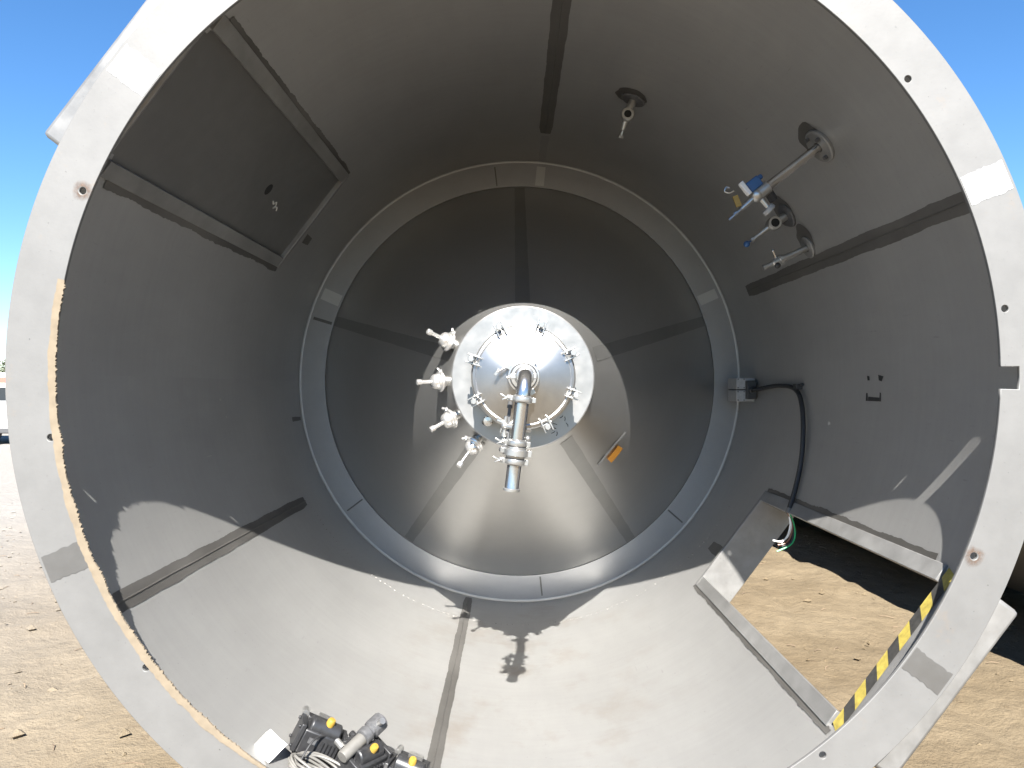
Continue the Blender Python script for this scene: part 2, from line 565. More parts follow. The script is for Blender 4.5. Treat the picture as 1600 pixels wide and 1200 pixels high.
def weld_band(th, y0, y1, w, mat='band', rag=0.006, parent=None, bead=True, lift=0.002, taper=0.0):
    rows, mid = [], []
    n = max(8, int((y1 - y0) / 0.012))
    for k in range(n + 1):
        y = y0 + (y1 - y0) * k / n
        e = min(1.0, (n - k) * (y1 - y0) / n / 0.10)
        ww = w * (0.80 + 0.20 * e)
        l = ww / 2 + (noise.noise((y * 6, th * 9, 1.0)) + noise.noise((y * 17, th * 9, 5.0)) * 0.5 + noise.noise((y * 60, th * 9, 5.0)) * 0.45) * rag * 0.75
        r = ww / 2 + (noise.noise((y * 6, th * 9, 7.0)) + noise.noise((y * 17, th * 9, 12.0)) * 0.5 + noise.noise((y * 60, th * 9, 12.0)) * 0.45) * rag * 0.75
        t = R2D(th)
        rr = R - lift
        rows.append([pol(rr, t - l / R, y), pol(rr, t, y), pol(rr, t + r / R, y)])
        mid.append(pol(R - lift - 0.0005, t + 0.0004 * math.sin(y * 13), y))
    mb = MB()
    mb.skin(rows, closed=False)
    o = mb.build('weld_band', mat, parent or skirt)
    if bead:
        mb = MB()
        mb.tube(mid, [0.0022 + 0.0012 * random.random() for _ in mid], 6)
        mb.build('weld_bead', 'band', o)
    return o

weld_band(84.2, 2.28, 4.52, 0.078)
weld_band(21.4, 2.29, 4.60, 0.076)
weld_band(-150.7, 2.29, 4.55, 0.072)
weld_band(-103.2, 2.29, 5.05, 0.058)
weld_band(-40.9, 4.18, 4.46, 0.07, bead=False)
weld_band(146.7, 4.34, 4.45, 0.06, bead=False)
weld_band(-170.3, 4.86, 5.05, 0.03, bead=False, rag=0.003)
weld_band(84.2, 4.56, 5.07, 0.05, 'ring', bead=False)
# heat tint along the edges of the two door frames
for th, y0, y1, w in ((-24.1, 2.5, 4.15, 0.030), (-49.9, 2.4, 4.18, 0.022), (155.4, 2.42, 4.18, 0.045), (129.8, 2.42, 4.18, 0.030)):
    weld_band(th, y0, y1, w, 'band', 0.013, bead=False, lift=0.0025)

# stitch weld of an outer hoop showing through as rows of small beads
mb = MB()
for d in (4.60,):
    for k in range(95):
        t = R2D(-150 + 120 * k / 95) + random.uniform(-0.002, 0.002)
        if in_hole(t, d) or random.random() < 0.12:
            continue
        p = pol(R - 0.001, t, d + random.uniform(-0.008, 0.008))
        mb.ball(p, random.uniform(0.003, 0.006), 6, (math.cos(t), 0, math.sin(t)), 0.6)
o = mb.build('stitch_weld', 'bead', skirt)
o['kind'] = 'stuff'

# circumferential seam between the two skirt courses
mb = MB()
mb.lathe((0, 0, 0), (0, 1, 0), [(R - 0.0005, 5.084), (R - 0.004, 5.089), (R - 0.009, 5.0935), (1.506, 5.0965)], 160)
mb.build('seam_weld', 'skirt', skirt)

# ---- closing ring and cone
RIN = 1.337
mb = MB()
mb.lathe((0, 0, 0), (0, 1, 0), [(R + 0.002, DR), (1.49, DR - 0.006), (1.42, DR - 0.014), (RIN + 0.01, DR - 0.022), (RIN, DR - 0.022), (RIN, DR + 0.01)], 160)
ring = mb.build('closing_ring', 'ring', tank, 40)
for th, w, mt, lf in ((96.6, 0.008, 'band', 0.003), (217, 0.010, 'band', 0.003), (-84, 0.010, 'band', 0.003), (-41, 0.010, 'band', 0.003),
                      (84.2, 0.06, 'polish_band', 0.002), (24, 0.07, 'polish_band', 0.002), (156, 0.08, 'polish_band', 0.002), (163, 0.02, 'band', 0.0025)):
    a = R2D(th)
    mb = MB()
    rows = []
    for r, y in ((1.485, DR - 0.0065), (1.42, DR - 0.014), (RIN + 0.012, DR - 0.022)):
        rows.append([pol(r, a - w / 2 / r, y - lf), pol(r, a + w / 2 / r, y - lf)])
    mb.skin(rows, closed=False)
    mb.build('ring_joint', mt, ring)

MY = 3.30                                         # manway plate face
CR0, CY0, CR1, CY1 = 0.311, MY + 0.02, RIN + 0.02, DR + 0.02
SL = (CR1 - CR0) / (CY1 - CY0)
def cone_r(y): return CR0 + SL * (y - CY0)
mb = MB()
mb.lathe((0, 0, 0), (0, 1, 0), [(CR0 + (CR1 - CR0) * k / 12, CY0 + (CY1 - CY0) * k / 12) for k in range(13)], 160)
cone = mb.build('cone_bottom', 'cone', tank, 60)
cn = Vector((1, -SL)).normalized()               # (radial, axial) outward normal of the cone
def cone_pt(th, y, lift=0.0):
    r = cone_r(y) + cn.x * lift
    return Vector((r * math.cos(th), y + cn.y * lift, r * math.sin(th)))
for th in (18, 90, 162, 235, 305):
    rows = []
    for k in range(29):
        y = 3.38 + (5.06 - 3.38) * k / 28
        r = cone_r(y); t = R2D(th)
        w = 0.034 + 0.003 * noise.noise((y * 8, th, 0))
        rows.append([cone_pt(t - w / r, y, 0.002), cone_pt(t, y, 0.002), cone_pt(t + w / r, y, 0.002)])
    mb = MB(); mb.skin(rows, closed=False)
    mb.build('weld_band', 'cone_band', cone)

# aluminium strip with an orange label on the cone
mb = MB()
rows = []
for k in range(9):
    s = k / 8
    th = R2D(-48.5 + 21.5 * s)
    y = 3.785 - 0.03 * math.sin(s * PI) + 0.02 * s
    p = cone_pt(th, y, 0.004)
    q = cone_pt(th, y + 0.022, 0.004)
    rows.append([p, q])
mb.skin(rows, closed=False)
strip = mb.build('tape_strip', 'grey', cone)
mb = MB()
rows = []
for k in range(4):
    th = R2D(-43.0 + 8.5 * k / 3)
    rows.append([cone_pt(th, 3.815, 0.007), cone_pt(th, 3.885, 0.007)])
mb.skin(rows, closed=False)
mb.build('orange_label', 'orange', strip)

# ---- manway
manway = node('manway', (0, MY, 0), tank)
def yl(prof, n=96, c=(0, 0, 0)):
    return MB().lathe(c, (0, 1, 0), prof, n)
yl([(0.20, MY + 0.002), (0.315, MY), (0.320, MY + 0.003), (0.321, MY + 0.014), (0.315, MY + 0.02), (0.304, MY + 0.03)]).build('flange_plate', 'plate', manway, 30)
yl([(0.221, MY + 0.004), (0.221, MY - 0.125), (0.2235, MY - 0.13), (0.2235, MY - 0.148), (0.219, MY - 0.152)]).build('neck', 'satin', manway, 30)
lidm = yl([(0.219, MY - 0.152), (0.216, MY - 0.163), (0.206, MY - 0.166), (0.200, MY - 0.164), (0.060, MY - 0.215), (0.045, MY - 0.218)])
lidm.build('lid', 'lid', manway, 30)
for k in range(8):
    a = R2D(26 + 45 * k)
    er = Vector((math.cos(a), 0, math.sin(a))); et = Vector((-math.sin(a), 0, math.cos(a))); ey = Vector((0, 1, 0))
    c = er * 0.222 + Vector((0, MY - 0.16, 0))
    mb = MB()
    for s in (-1, 1):
        mb.box(c + et * (0.017 * s) + er * 0.002, (0.062, 0.040, 0.006), (er, ey, et))
    mb.box(c + ey * 0.03, (0.03, 0.05, 0.026), (er, ey, et))
    mb.cyl(c - et * 0.024 + ey * 0.008, c + et * 0.024 + ey * 0.008, 0.007, n=10)
    mb.cyl(c + ey * 0.02 + er * 0.012, c - ey * 0.030 + er * 0.012, 0.007, n=10)
    mb.cyl(c - ey * 0.018 + er * 0.012, c - ey * 0.034 + er * 0.012, 0.013, n=6)
    mb.build('swing_clamp', 'satin', manway, 30, 0.0012)
# knob and empty grommet low on the plate, tags of dark sealant
a = R2D(231)
pk = pol(0.243, a, MY)
mb = MB().cyl(pk + Vector((0, 0, 0)), pk + Vector((0, -0.10, 0)), 0.012, n=14)
mb.lathe(pk, (0, -1, 0), [(0.012, 0.09), (0.021, 0.094), (0.022, 0.12), (0.018, 0.126), (0.001, 0.127)], 20)
mb.build('knob', 'polish', manway)
mb = MB(); mb.cyl(pol(0.262, R2D(229.5), MY - 0.001), pol(0.262, R2D(229.5), MY - 0.006), 0.013, n=18)
mb.build('grommet', 'rubber', manway)
mb = MB()
for k in range(9):
    p = pol(0.262 + random.uniform(-0.02, 0.03), R2D(-52 + random.uniform(-11, 11)), MY - 0.002)
    d = Vector((random.uniform(-1, 1), 0, random.uniform(-1, 0.2))).normalized() * 0.018
    mb = MB(); mb.tube([p, p + d * 0.5 + Vector((0.003, 0, 0)), p + d], 0.0016, 5)
    mb.build('sealant_smear', 'rubber', manway)

# ---- outlet pipe clamped to the lid
pipe = thing('outlet_pipe', (0, MY - 0.218, 0), 'polished steel elbow pipe with clamps and a valve hanging from the manway lid', 'pipe')
dn = Vector((-0.122, 0, -0.992)).normalized()
side = Vector((-0.992, 0, 0.122))
PY = 2.62
PR = 0.0255
yl([(0.030, MY - 0.212), (0.057, MY - 0.214), (0.059, MY - 0.220), (0.059, MY - 0.234), (0.052, MY - 0.242), (PR, MY - 0.246)], 48).build('hub_ferrule', 'satin', pipe)
hubc = Vector((0, MY - 0.228, 0))
mb = MB()
mb.lathe(hubc, (0, 1, 0), [(0.058, -0.012), (0.066, -0.010), (0.068, 0.0), (0.066, 0.010), (0.058, 0.012)], 48)
for a in (145, 55, 300):
    d = Vector((math.cos(R2D(a)), 0, math.sin(R2D(a)))); t = Vector((-d.z, 0, d.x))
    mb.box(hubc + d * 0.072, (0.022, 0.022, 0.022), (d, Vector((0, 1, 0)), t))
mb.cyl(hubc + Vector((math.cos(R2D(145)), 0, math.sin(R2D(145)))) * 0.078, hubc + Vector((math.cos(R2D(170)), 0, math.sin(R2D(170)))) * 0.112, 0.005, n=8)
w0 = hubc + Vector((math.cos(R2D(170)), 0, math.sin(R2D(170)))) * 0.112
mb.box(w0, (0.032, 0.006, 0.013), (Vector((0.6, 0, 0.8)), Vector((0, 1, 0)), Vector((-0.8, 0, 0.6))))
mb.build('hub_clamp', 'satin', pipe, 30, 0.001)
er_ = 0.075
pts = [Vector((0, MY - 0.24, 0)), Vector((0, 2.85, 0))]
for k in range(13):
    a = PI / 2 * k / 12
    pts.append(Vector((0, PY + er_, 0)) + Vector((0, -er_, 0)) * math.sin(a) + dn * (er_ * (1 - math.cos(a))))
MB().tube(pts, PR, 28).build('elbow', 'polish', pipe)
for yv, rr in ((2.99, 0.037), (2.90, 0.040), (2.80, 0.036)):
    mb = MB()
    c_ = Vector((0, yv, 0))
    mb.lathe(c_, (0, 1, 0), [(PR, -0.016), (rr - 0.005, -0.014), (rr, -0.009), (rr, 0.009), (rr - 0.005, 0.014), (PR, 0.016)], 32)
    mb.box(c_ + Vector((-rr - 0.006, 0, 0.0)), (0.022, 0.020, 0.020)); mb.box(c_ + Vector((rr + 0.002, 0, 0)), (0.014, 0.020, 0.020))
    mb.cyl(c_ + Vector((-rr - 0.008, 0, 0)), c_ + Vector((-rr - 0.03, -0.004, -0.006)), 0.005, n=8)
    mb.build('inline_clamp', 'satin', pipe, 30, 0.001)
def at(s, a=0.0, b=0.0): return Vector((0, PY, 0)) + dn * s + side * a + Vector((0, b, 0))
MB().tube([at(0.098), at(0.235)], PR, 28).build('pipe_spool', 'polish', pipe)
MB().tube([at(0.318), at(0.408), at(0.411)], [PR, PR, PR + 0.001], 28, caps=False).build('pipe_end', 'polish', pipe)
mb = MB(); mb.lathe(at(0.411), -dn, [(PR + 0.001, 0), (0.030, -0.002), (0.030, 0.006), (PR, 0.008)], 28); mb.lathe(at(0.411), -dn, [(PR - 0.002, 0), (PR - 0.002, 0.09)], 24)
mb.build('end_ferrule', 'satin', pipe)
def triclamp(s, rr=0.037, wing=True, sgn=1, nm='pipe_clamp'):
    mb = MB()
    mb.lathe(at(s), dn, [(PR, -0.014), (rr - 0.006, -0.012), (rr, -0.008), (rr + 0.001, 0), (rr, 0.008), (rr - 0.006, 0.012), (PR, 0.014)], 32)
    mb.box(at(s, sgn * (rr + 0.008)), (0.022, 0.018, 0.022), (side, dn, Vector((0, 1, 0))))
    mb.box(at(s, -sgn * (rr + 0.004)), (0.014, 0.018, 0.022), (side, dn, Vector((0, 1, 0))))
    if wing:
        mb.cyl(at(s, sgn * (rr + 0.01), -0.018), at(s, sgn * (rr + 0.022), 0.02), 0.005, n=8)
        mb.box(at(s - 0.004, sgn * (rr + 0.030), -0.01), (0.026, 0.006, 0.014), ((side + dn * -0.35).normalized(), dn, Vector((0, 1, 0))))
        mb.box(at(s + 0.005, sgn * (rr + 0.026), -0.014), (0.020, 0.005, 0.012), ((side + dn * 0.5).normalized(), dn, Vector((0, 1, 0))))
    return mb.build(nm, 'satin', pipe, 30, 0.001)
triclamp(0.086)
triclamp(0.243)
triclamp(0.308)
mb = MB()
mb.lathe(at(0.276), dn, [(PR, -0.022), (0.036, -0.020), (0.036, -0.012), (0.046, -0.011), (0.046, 0.011), (0.036, 0.012), (0.033, 0.020), (PR, 0.022)], 36)
mb.box(at(0.272, 0.046), (0.020, 0.018, 0.03), (side, dn, Vector((0, 1, 0))))
mb.box(at(0.276, -0.046), (0.020, 0.022, 0.03), (side, dn, Vector((0, 1, 0))))
mb.build('butterfly_valve', 'satin', pipe, 30, 0.001)
mb = MB()
mb.cyl(at(0.276, 0.04, 0.03), at(0.276, 0.055, 0.055), 0.009, n=10)
mb.skin([[at(0.27, 0.030, 0.045), at(0.27, 0.050, 0.045), at(0.27, 0.050, 0.052), at(0.27, 0.030, 0.052)],
         [at(0.11, 0.036, 0.05), at(0.11, 0.046, 0.05), at(0.11, 0.046, 0.056), at(0.11, 0.036, 0.056)]], True, True, True)
mb.cyl(at(0.10, 0.041, 0.054), at(0.125, 0.041, 0.054), 0.010, n=10)
mb.build('lever_handle', 'darkgrey', pipe, 30)
# small sampling valve behind the pipe
mb = MB()
mb.cyl(at(0.19, 0.0, 0.02), at(0.19, 0.055, 0.05), 0.009, n=12)
mb.ball(at(0.19, 0.050, 0.05), 0.016)
mb.cyl(at(0.155, 0.050, 0.05), at(0.235, 0.050, 0.05), 0.008, n=12)
mb.cyl(at(0.215, 0.050, 0.05), at(0.228, 0.050, 0.05), 0.014, n=12)
mb.cyl(at(0.180, 0.055, 0.05), at(0.172, 0.082, 0.045), 0.010, n=10)
mb.cyl(at(0.195, -0.02, 0.03), at(0.195, -0.04, 0.05), 0.009, n=10)
mb.ball(at(0.225, -0.036, 0.035), 0.011)
mb.build('sampling_valve', 'satin', pipe, 30)

# ---- four spray ports on the cone
names4 = ['topmost of four polished ports beside the manway, stub pointing up left',
          'second highest of four polished ports left of the manway, stub pointing left',
          'third of four polished ports left of the manway, stub pointing down left',
          'lowest of four polished ports, below left of the manway, with long thin stub']
for i, th in enumerate((154, 182.5, 209.5, 234)):
    t = R2D(th)
    y = 3.385
    p = cone_pt(t, y)
    nrm = Vector((cn.x * math.cos(t), cn.y, cn.x * math.sin(t)))
    port = thing('cone_port', p, names4[i], 'port', 'spray ports on the cone')
    sc_ = 1.0
    mb = MB(); mb.lathe(p - nrm * 0.012, nrm, [(0.024, 0), (0.024, 0.026), (0.036, 0.030), (0.036, 0.034), (0.02, 0.036)], 28); mb.build('ferrule', 'satin', port)
    mb = MB()
    mb.lathe(p, nrm, [(0.038, 0.024), (0.046, 0.026), (0.049, 0.032), (0.046, 0.038), (0.038, 0.041), (0.034, 0.048)], 28)
    tt = Vector((-math.sin(t), 0, math.cos(t)))
    mb.box(p + nrm * 0.032 - tt * 0.046, (0.018, 0.016, 0.018), (tt, nrm, tt.cross(nrm)))
    mb.cyl(p + nrm * 0.032 - tt * 0.05, p + nrm * 0.045 - tt * 0.062, 0.005, n=8)
    mb.build('clamp_ring', 'port_white', port, 30)
    mb = MB(); mb.lathe(p, nrm, [(0.034, 0.040), (0.036, 0.052), (0.032, 0.066), (0.022, 0.075), (0.009, 0.079), (0.001, 0.080)], 28); mb.build('cap', 'port_white', port)
    ln = 0.045 if i < 3 else 0.062
    rs = 0.009 if i < 3 else 0.006
    mb = MB(); mb.cyl(p + nrm * 0.072, p + nrm * (0.085 + ln), rs, n=14)
    mb.lathe(p, nrm, [(rs, 0.080 + ln), (0.0135, 0.081 + ln), (0.0135, 0.100 + ln), (0.010, 0.103 + ln), (0.001, 0.103 + ln)], 8)
    mb.build('stub', 'port_white', port, 30)

# ---------------------------------------------------------------- door frames
def frame_axes(c):
    er = Vector((math.cos(c), 0, math.sin(c)))
    et = Vector((-math.sin(c), 0, math.cos(c)))
    return er, et, Vector((0, 1, 0))

def door_frame(c, y0, y1, nm, sill=0.104):
    er, et, ey = frame_axes(c)
    fr = node(nm, er * 1.5 + ey * (y0 + y1) / 2, tank)
    IN, OUT = 1.476, 1.685
    def slab(name, s0, s1, ya, yb, r0=IN, r1=OUT, bev=0.003):
        mb = MB()
        mb.box(er * ((r0 + r1) / 2) + et * ((s0 + s1) / 2) + ey * ((ya + yb) / 2), (r1 - r0, s1 - s0, yb - ya), (er, et, ey))
        return mb.build(name, 'frame', fr, 30, bev)
    for sg in (-1, 1):
        a_, b_ = sorted((sg * (HALF - 0.062), sg * HALF))
        slab('side_bar', a_, b_, y0 + sill + 0.0005, y1 - 0.0305, IN, IN + 0.022, 0.002)
        a_, b_ = sorted((sg * (HALF - 0.018), sg * (HALF - 0.001)))
        slab('side_jamb', a_, b_, y0 + sill + 0.0005, y1 - 0.0305, IN + 0.0225, OUT)
    slab('end_jamb', -HALF, HALF, y1 - 0.030, y1)
    slab('end_jamb', -HALF - 0.001, HALF + 0.001, y0, y0 + sill, 1.487, OUT + 0.006, 0.014)
    return fr, er, et, ey
fr_open, er, et, ey = door_frame(DOOR_A, 2.325, 4.172, 'door_frame')
# inner lip on the far jamb
# hazard tape on the near sill
mb = MB()
ns = 11
y_a, y_b = 2.368, 2.422
for k in range(ns):
    s0 = -HALF + 0.004 + (2 * HALF - 0.008) * k / ns
    s1 = -HALF + 0.004 + (2 * HALF - 0.008) * (k + 1) / ns
    sk = 0.020
    mb.cur = k % 2
    def q(s, y):
        s = max(-HALF + 0.003, min(HALF - 0.003, s))
        return er * 1.4845 + et * s + ey * y
    mb.add([q(s0 - sk, y_a), q(s1 - sk, y_a), q(s1 + sk, y_b), q(s0 + sk, y_b)], [(0, 1, 2, 3)])
mb.build('hazard_tape', ['tape_yellow', 'tape_black'], fr_open)
fr_shut, er2, et2, _ = door_frame(DOOR_B, 2.345, 4.192, 'door_frame', 0.030)
mb = MB()
mb.box(er2 * 1.5045 + ey * 3.268, (0.010, 2 * HALF - 0.04, 1.784), (er2, et2, ey))
dpanel = mb.build('door_panel', 'panel', fr_shut)
# paint squiggle and stain on the closed door
mb = MB()
p0 = er2 * 1.4975 + et2 * 0.05 + ey * 3.62
sq = [(0, 0), (0.012, 0.02), (-0.006, 0.04), (0.012, 0.06), (0.028, 0.045), (0.012, 0.08), (0.03, 0.10)]
mb.tube([p0 + et2 * a + ey * b for a, b in sq], 0.0035, 6)
mb.build('chalk_squiggle', 'chalk', dpanel)
mb = MB(); mb.lathe(er2 * 1.4992 + et2 * 0.02 + ey * 3.50, -er2, [(0.03, 0), (0.02, 0.0005), (0.0005, 0.0008)], 14); mb.build('ink_spot', 'bore', dpanel)

# ---------------------------------------------------------------- tan gasket bead left on the ring
mb = MB()
rows = []
n = 520
for k in range(n + 1):
    t = R2D(168.6 + (236.5 - 168.6) * k / n)
    g = 1.0 if k < n * 0.86 else 1 - 0.6 * (k / n - 0.86) / 0.14
    teeth = 0.006 * abs(noise.noise((k * 0.21, 2.0, 0))) + (0.005 * random.random() ** 2 if random.random() < 0.4 else 0.0)
    ri = RI - 0.003 - teeth * g - 0.010 * max(0, noise.noise((k * 0.03, 7, 0)))
    ro = RI + (0.020 + 0.006 * noise.noise((k * 0.05, 1, 1)) + 0.003 * noise.noise((k * 0.23, 1, 1))) * g
    h = 0.0028 + 0.0008 * noise.noise((k * 0.12, 5, 5))
    rows.append([pol(ri, t, D1 + 0.004), pol(ri, t, D1 - h * 0.8), pol(ri + 0.35 * (ro - ri), t, D1 - h), pol(ro - 0.002, t, D1 - h * 0.8), pol(ro, t, D1 + 0.001)])
mb.skin(rows, closed=False)
mb.build('gasket_bead', 'foam', flange, 25)
# rust halos round three bolt holes
for k in (0 + 11, 5):
    a = R2D(7.7 + 30 * k)
    c = pol(1.4745, a, D1 - 0.002)
    rows = []
    ex, ez = Vector((1, 0, 0)), Vector((0, 0, 1))
    rin, rout = [], []
    for i in range(24):
        b = 2 * PI * i / 24
        d = ex * math.cos(b) + ez * math.sin(b)
        rin.append(c + d * 0.0135)
        rout.append(c + d * (0.034 + 0.010 * noise.noise((math.cos(b) * 2, math.sin(b) * 2, k))))
    mb = MB(); mb.skin([rin, rout]); ho = mb.build('rust_halo', 'rust', flange)
    ca = ho.data.color_attributes.new('fade', 'FLOAT_COLOR', 'POINT')
    for vi in range(len(ho.data.vertices)):
        ca.data[vi].color = (1, 1, 1, 1) if vi < 24 else (0, 0, 0, 1)

# ---------------------------------------------------------------- residue marks on the right wall
def wall_patch(pts):
    mb = MB()
    mb.add([pol(R - 0.002, R2D(t), y) for t, y in pts], [tuple(range(len(pts)))])
    mb.build('glue_residue', 'residue', skirt)
wall_patch([(0.3, 3.265), (-0.5, 3.260), (-0.5, 3.240), (0.2, 3.245)])
wall_patch([(0.4, 3.165), (-0.5, 3.160), (-0.7, 3.135), (0.1, 3.12)])
wall_patch([(-2.6, 3.270), (-3.9, 3.270), (-3.9, 3.250), (-2.6, 3.256)])
wall_patch([(-3.2, 3.2495), (-3.9, 3.2495), (-3.9, 3.150), (-3.3, 3.150)])
wall_patch([(-2.5, 3.149), (-3.9, 3.149), (-3.9, 3.135), (-2.5, 3.139)])
for t, y, w, l in ((-8.3, 3.60, 0.010, 0.03),):
    mb = MB(); mb.add([pol(R - 0.002, R2D(t) - w / 2 / R, y), pol(R - 0.002, R2D(t) + w / 2 / R, y + 0.01), pol(R - 0.002, R2D(t) + w / R, y + l), pol(R - 0.002, R2D(t) - w / R, y + l * 1.1)], [(0, 1, 2, 3)])
    mb.build('chalk_mark', 'chalk', skirt)

for t, y, w, l in ((-176.0, 3.70, 0.008, 0.02), (-172.6, 3.76, 0.006, 0.014), (-166.0, 3.45, 0.003, 0.05)):
    mb = MB(); mb.add([pol(R - 0.002, R2D(t) - w / 2 / R, y), pol(R - 0.002, R2D(t) + w / 2 / R, y + 0.004), pol(R - 0.002, R2D(t) + w / R, y + l), pol(R - 0.002, R2D(t) - w / R, y + l * 1.1)], [(0, 1, 2, 3)])
    mb.build('chalk_mark', 'chalk', skirt)
# ---------------------------------------------------------------- junction box with hanging cable
jb = thing('junction_box', (R, 4.85, -0.055), 'pale grey junction box on the right skirt wall with a hanging black cable', 'junction box')
bx0, bx1 = 1.392, 1.512
mb = MB()
mb.box(((bx0 + bx1) / 2, 4.85, -0.019), (bx1 - bx0, 0.19, 0.072)); mb.box(((bx0 + bx1) / 2, 4.85, -0.099), (bx1 - bx0, 0.19, 0.072))
mb.build('box_body', 'grey', jb, 30, 0.004)
mb = MB(); mb.box(((bx0 + bx1) / 2 + 0.003, 4.85, -0.059), (bx1 - bx0, 0.176, 0.012)); mb.build('dark_divider', 'black', jb)
mb = MB(); mb.box((1.478, 4.735, -0.06), (0.058, 0.05, 0.12)); mb.cyl((1.478, 4.715, -0.06), (1.478, 4.69, -0.06), 0.022, n=16); mb.build('cable_gland', 'black', jb, 30, 0.004)
mb = MB(); mb.cyl((1.478, 4.709, -0.075), (1.478, 4.704, -0.075), 0.006, n=10); mb.build('gland_screw', 'polish', jb)
for zz_ in (0.008, -0.046, -0.072, -0.126):
    for xx_ in (1.402, 1.44):
        mb = MB(); mb.cyl((xx_, 4.756, zz_), (xx_, 4.750, zz_), 0.0045, n=8); mb.build('cover_screw', 'darkgrey', jb)
cp = [(1.478, 4.69, -0.06), (1.480, 4.50, -0.048), (1.488, 4.30, -0.035), (1.497, 4.12, -0.04), (1.495, 4.0, -0.07), (1.488, 3.93, -0.13), (1.475, 3.875, -0.22),
      (1.455, 3.83, -0.34), (1.43, 3.80, -0.45), (1.39, 3.765, -0.565), (1.345, 3.73, -0.665)]
def smooth_path(cp, m=8):
    P = [Vector(p) for p in cp]
    P = [P[0] * 2 - P[1]] + P + [P[-1] * 2 - P[-2]]
    out = []
    for i in range(1, len(P) - 2):
        for k in range(m):
            t = k / m
            a, b, c, d = P[i - 1], P[i], P[i + 1], P[i + 2]
            out.append(0.5 * ((2 * b) + (c - a) * t + (2 * a - 5 * b + 4 * c - d) * t * t + (3 * b - a - 3 * c + d) * t ** 3))
    out.append(P[-2])
    return out
MB().tube(smooth_path(cp), 0.0125, 12).build('cable', 'rubber', jb)
mb = MB(); mb.box((1.503, 4.02, -0.04), (0.035, 0.05, 0.03)); mb.cyl((1.507, 3.985, -0.028), (1.507, 3.96, -0.028), 0.008, n=10); mb.build('cable_clip', 'black', jb, 30, 0.002)
mb = MB(); mb.lathe((1.345, 3.73, -0.665), (-0.05, -0.03, -0.1), [(0.013, -0.012), (0.0145, 0), (0.0145, 0.012), (0.010, 0.016)], 14); mb.build('cable_end_sleeve', 'cable_grey', jb)
e0 = Vector((1.342, 3.728, -0.675))
for mt, path in (('white_wire', [(0, 0, 0), (0.012, -0.005, -0.06), (-0.005, -0.01, -0.115), (-0.045, -0.02, -0.14), (-0.085, -0.02, -0.135)]),
                 ('white_wire', [(0.003, 0, 0), (0.008, -0.005, -0.06), (-0.008, -0.015, -0.11), (-0.03, -0.02, -0.135), (-0.05, -0.03, -0.145)]),
                 ('brown_wire', [(-0.003, 0, 0), (0.018, -0.005, -0.06), (0.006, -0.01, -0.12), (-0.025, -0.02, -0.15), (-0.06, -0.02, -0.158)]),
                 ('green_wire', None),
                 ('rubber', [(0.002, 0.002, 0), (0.022, 0, -0.05), (0.02, -0.01, -0.11), (0.0, -0.02, -0.15), (-0.04, -0.02, -0.165)])):
    if path is None:
        mt = 'green'; path = [(0.004, 0, 0), (0.024, -0.005, -0.05), (0.030, -0.01, -0.11), (0.006, -0.02, -0.155), (-0.045, -0.02, -0.182), (-0.065, -0.02, -0.190)]
    MB().tube(smooth_path([e0 + Vector(p) for p in path], 6), 0.0042, 7).build('loose_wire', mt, jb)

# ---------------------------------------------------------------- valves on the upper right wall
def wall_basis(thd, y):
    t = R2D(thd)
    P = pol(R, t, y)
    n = Vector((-math.cos(t), 0, -math.sin(t))); tg = Vector((-math.sin(t), 0, math.cos(t)))
    return P, n, tg, Vector((0, 1, 0))

def dark_disc(thd, y, r, dth=0.0, dy=0.0):  # ragged dark disc on the wall, set off from the valve plate
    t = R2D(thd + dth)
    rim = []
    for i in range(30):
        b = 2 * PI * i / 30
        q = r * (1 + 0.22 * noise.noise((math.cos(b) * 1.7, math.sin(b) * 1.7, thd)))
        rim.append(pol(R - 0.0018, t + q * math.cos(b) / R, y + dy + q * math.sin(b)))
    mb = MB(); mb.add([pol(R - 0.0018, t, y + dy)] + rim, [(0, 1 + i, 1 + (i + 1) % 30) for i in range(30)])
    mb.build('dark_disc', 'band', skirt)
dark_disc(37.9, 2.98, 0.082, 1.4, 0.03)
dark_disc(31.6, 3.60, 0.088, 1.0, 0.02)
dark_disc(24.6, 3.56, 0.075, 1.6, 0.0)
dark_disc(68.2, 3.72, 0.080, 0.6, -0.02)
P, n_, tg, yy = wall_basis(37.9, 2.98)
v = thing('wall_valve', P, 'long steel tube on a round plate with blue handle and yellow tag, upper right wall', 'valve', 'valves on the skirt wall')
def LP(a, b, c): return P + n_ * (a - 0.055 if a > 0.3 else a) + tg * b + yy * c
mb = MB(); mb.lathe(P - n_ * 0.004, n_, [(0.072, 0), (0.075, 0.006), (0.075, 0.016), (0.070, 0.020), (0.022, 0.021)], 36); mb.build('wall_plate', 'frame', v)
for s, c_ in ((1, 0.02), (-1, -0.01), (0.5, -0.045)):
    mb = MB(); mb.cyl(LP(0.016, 0.05 * s, c_), LP(0.03, 0.05 * s, c_), 0.009, n=6); mb.build('bolt', 'darkgrey', v)
MB().tube([LP(0.015, 0, 0), LP(0.34, 0, 0)], 0.019, 20).build('tube', 'polish', v)
mb = MB(); mb.cyl(LP(0.33, 0, 0), LP(0.375, 0, 0), 0.027, n=18); mb.ball(LP(0.385, 0, 0), 0.028); mb.cyl(LP(0.39, 0, 0), LP(0.47, -0.005, 0), 0.013, 0.010, n=12); mb.cyl(LP(0.38, 0, 0), LP(0.38, -0.065, 0.0), 0.010, n=12)
mb.build('valve_body', 'satin', v, 30)
mb = MB(); mb.box(LP(0.372, 0.042, -0.01), (0.060, 0.045, 0.028), (n_, tg, yy)); mb.box(LP(0.335, 0.050, 0), (0.03, 0.02, 0.02), (n_, tg, yy)); mb.build('blue_handle', 'blue', v, 30, 0.006)
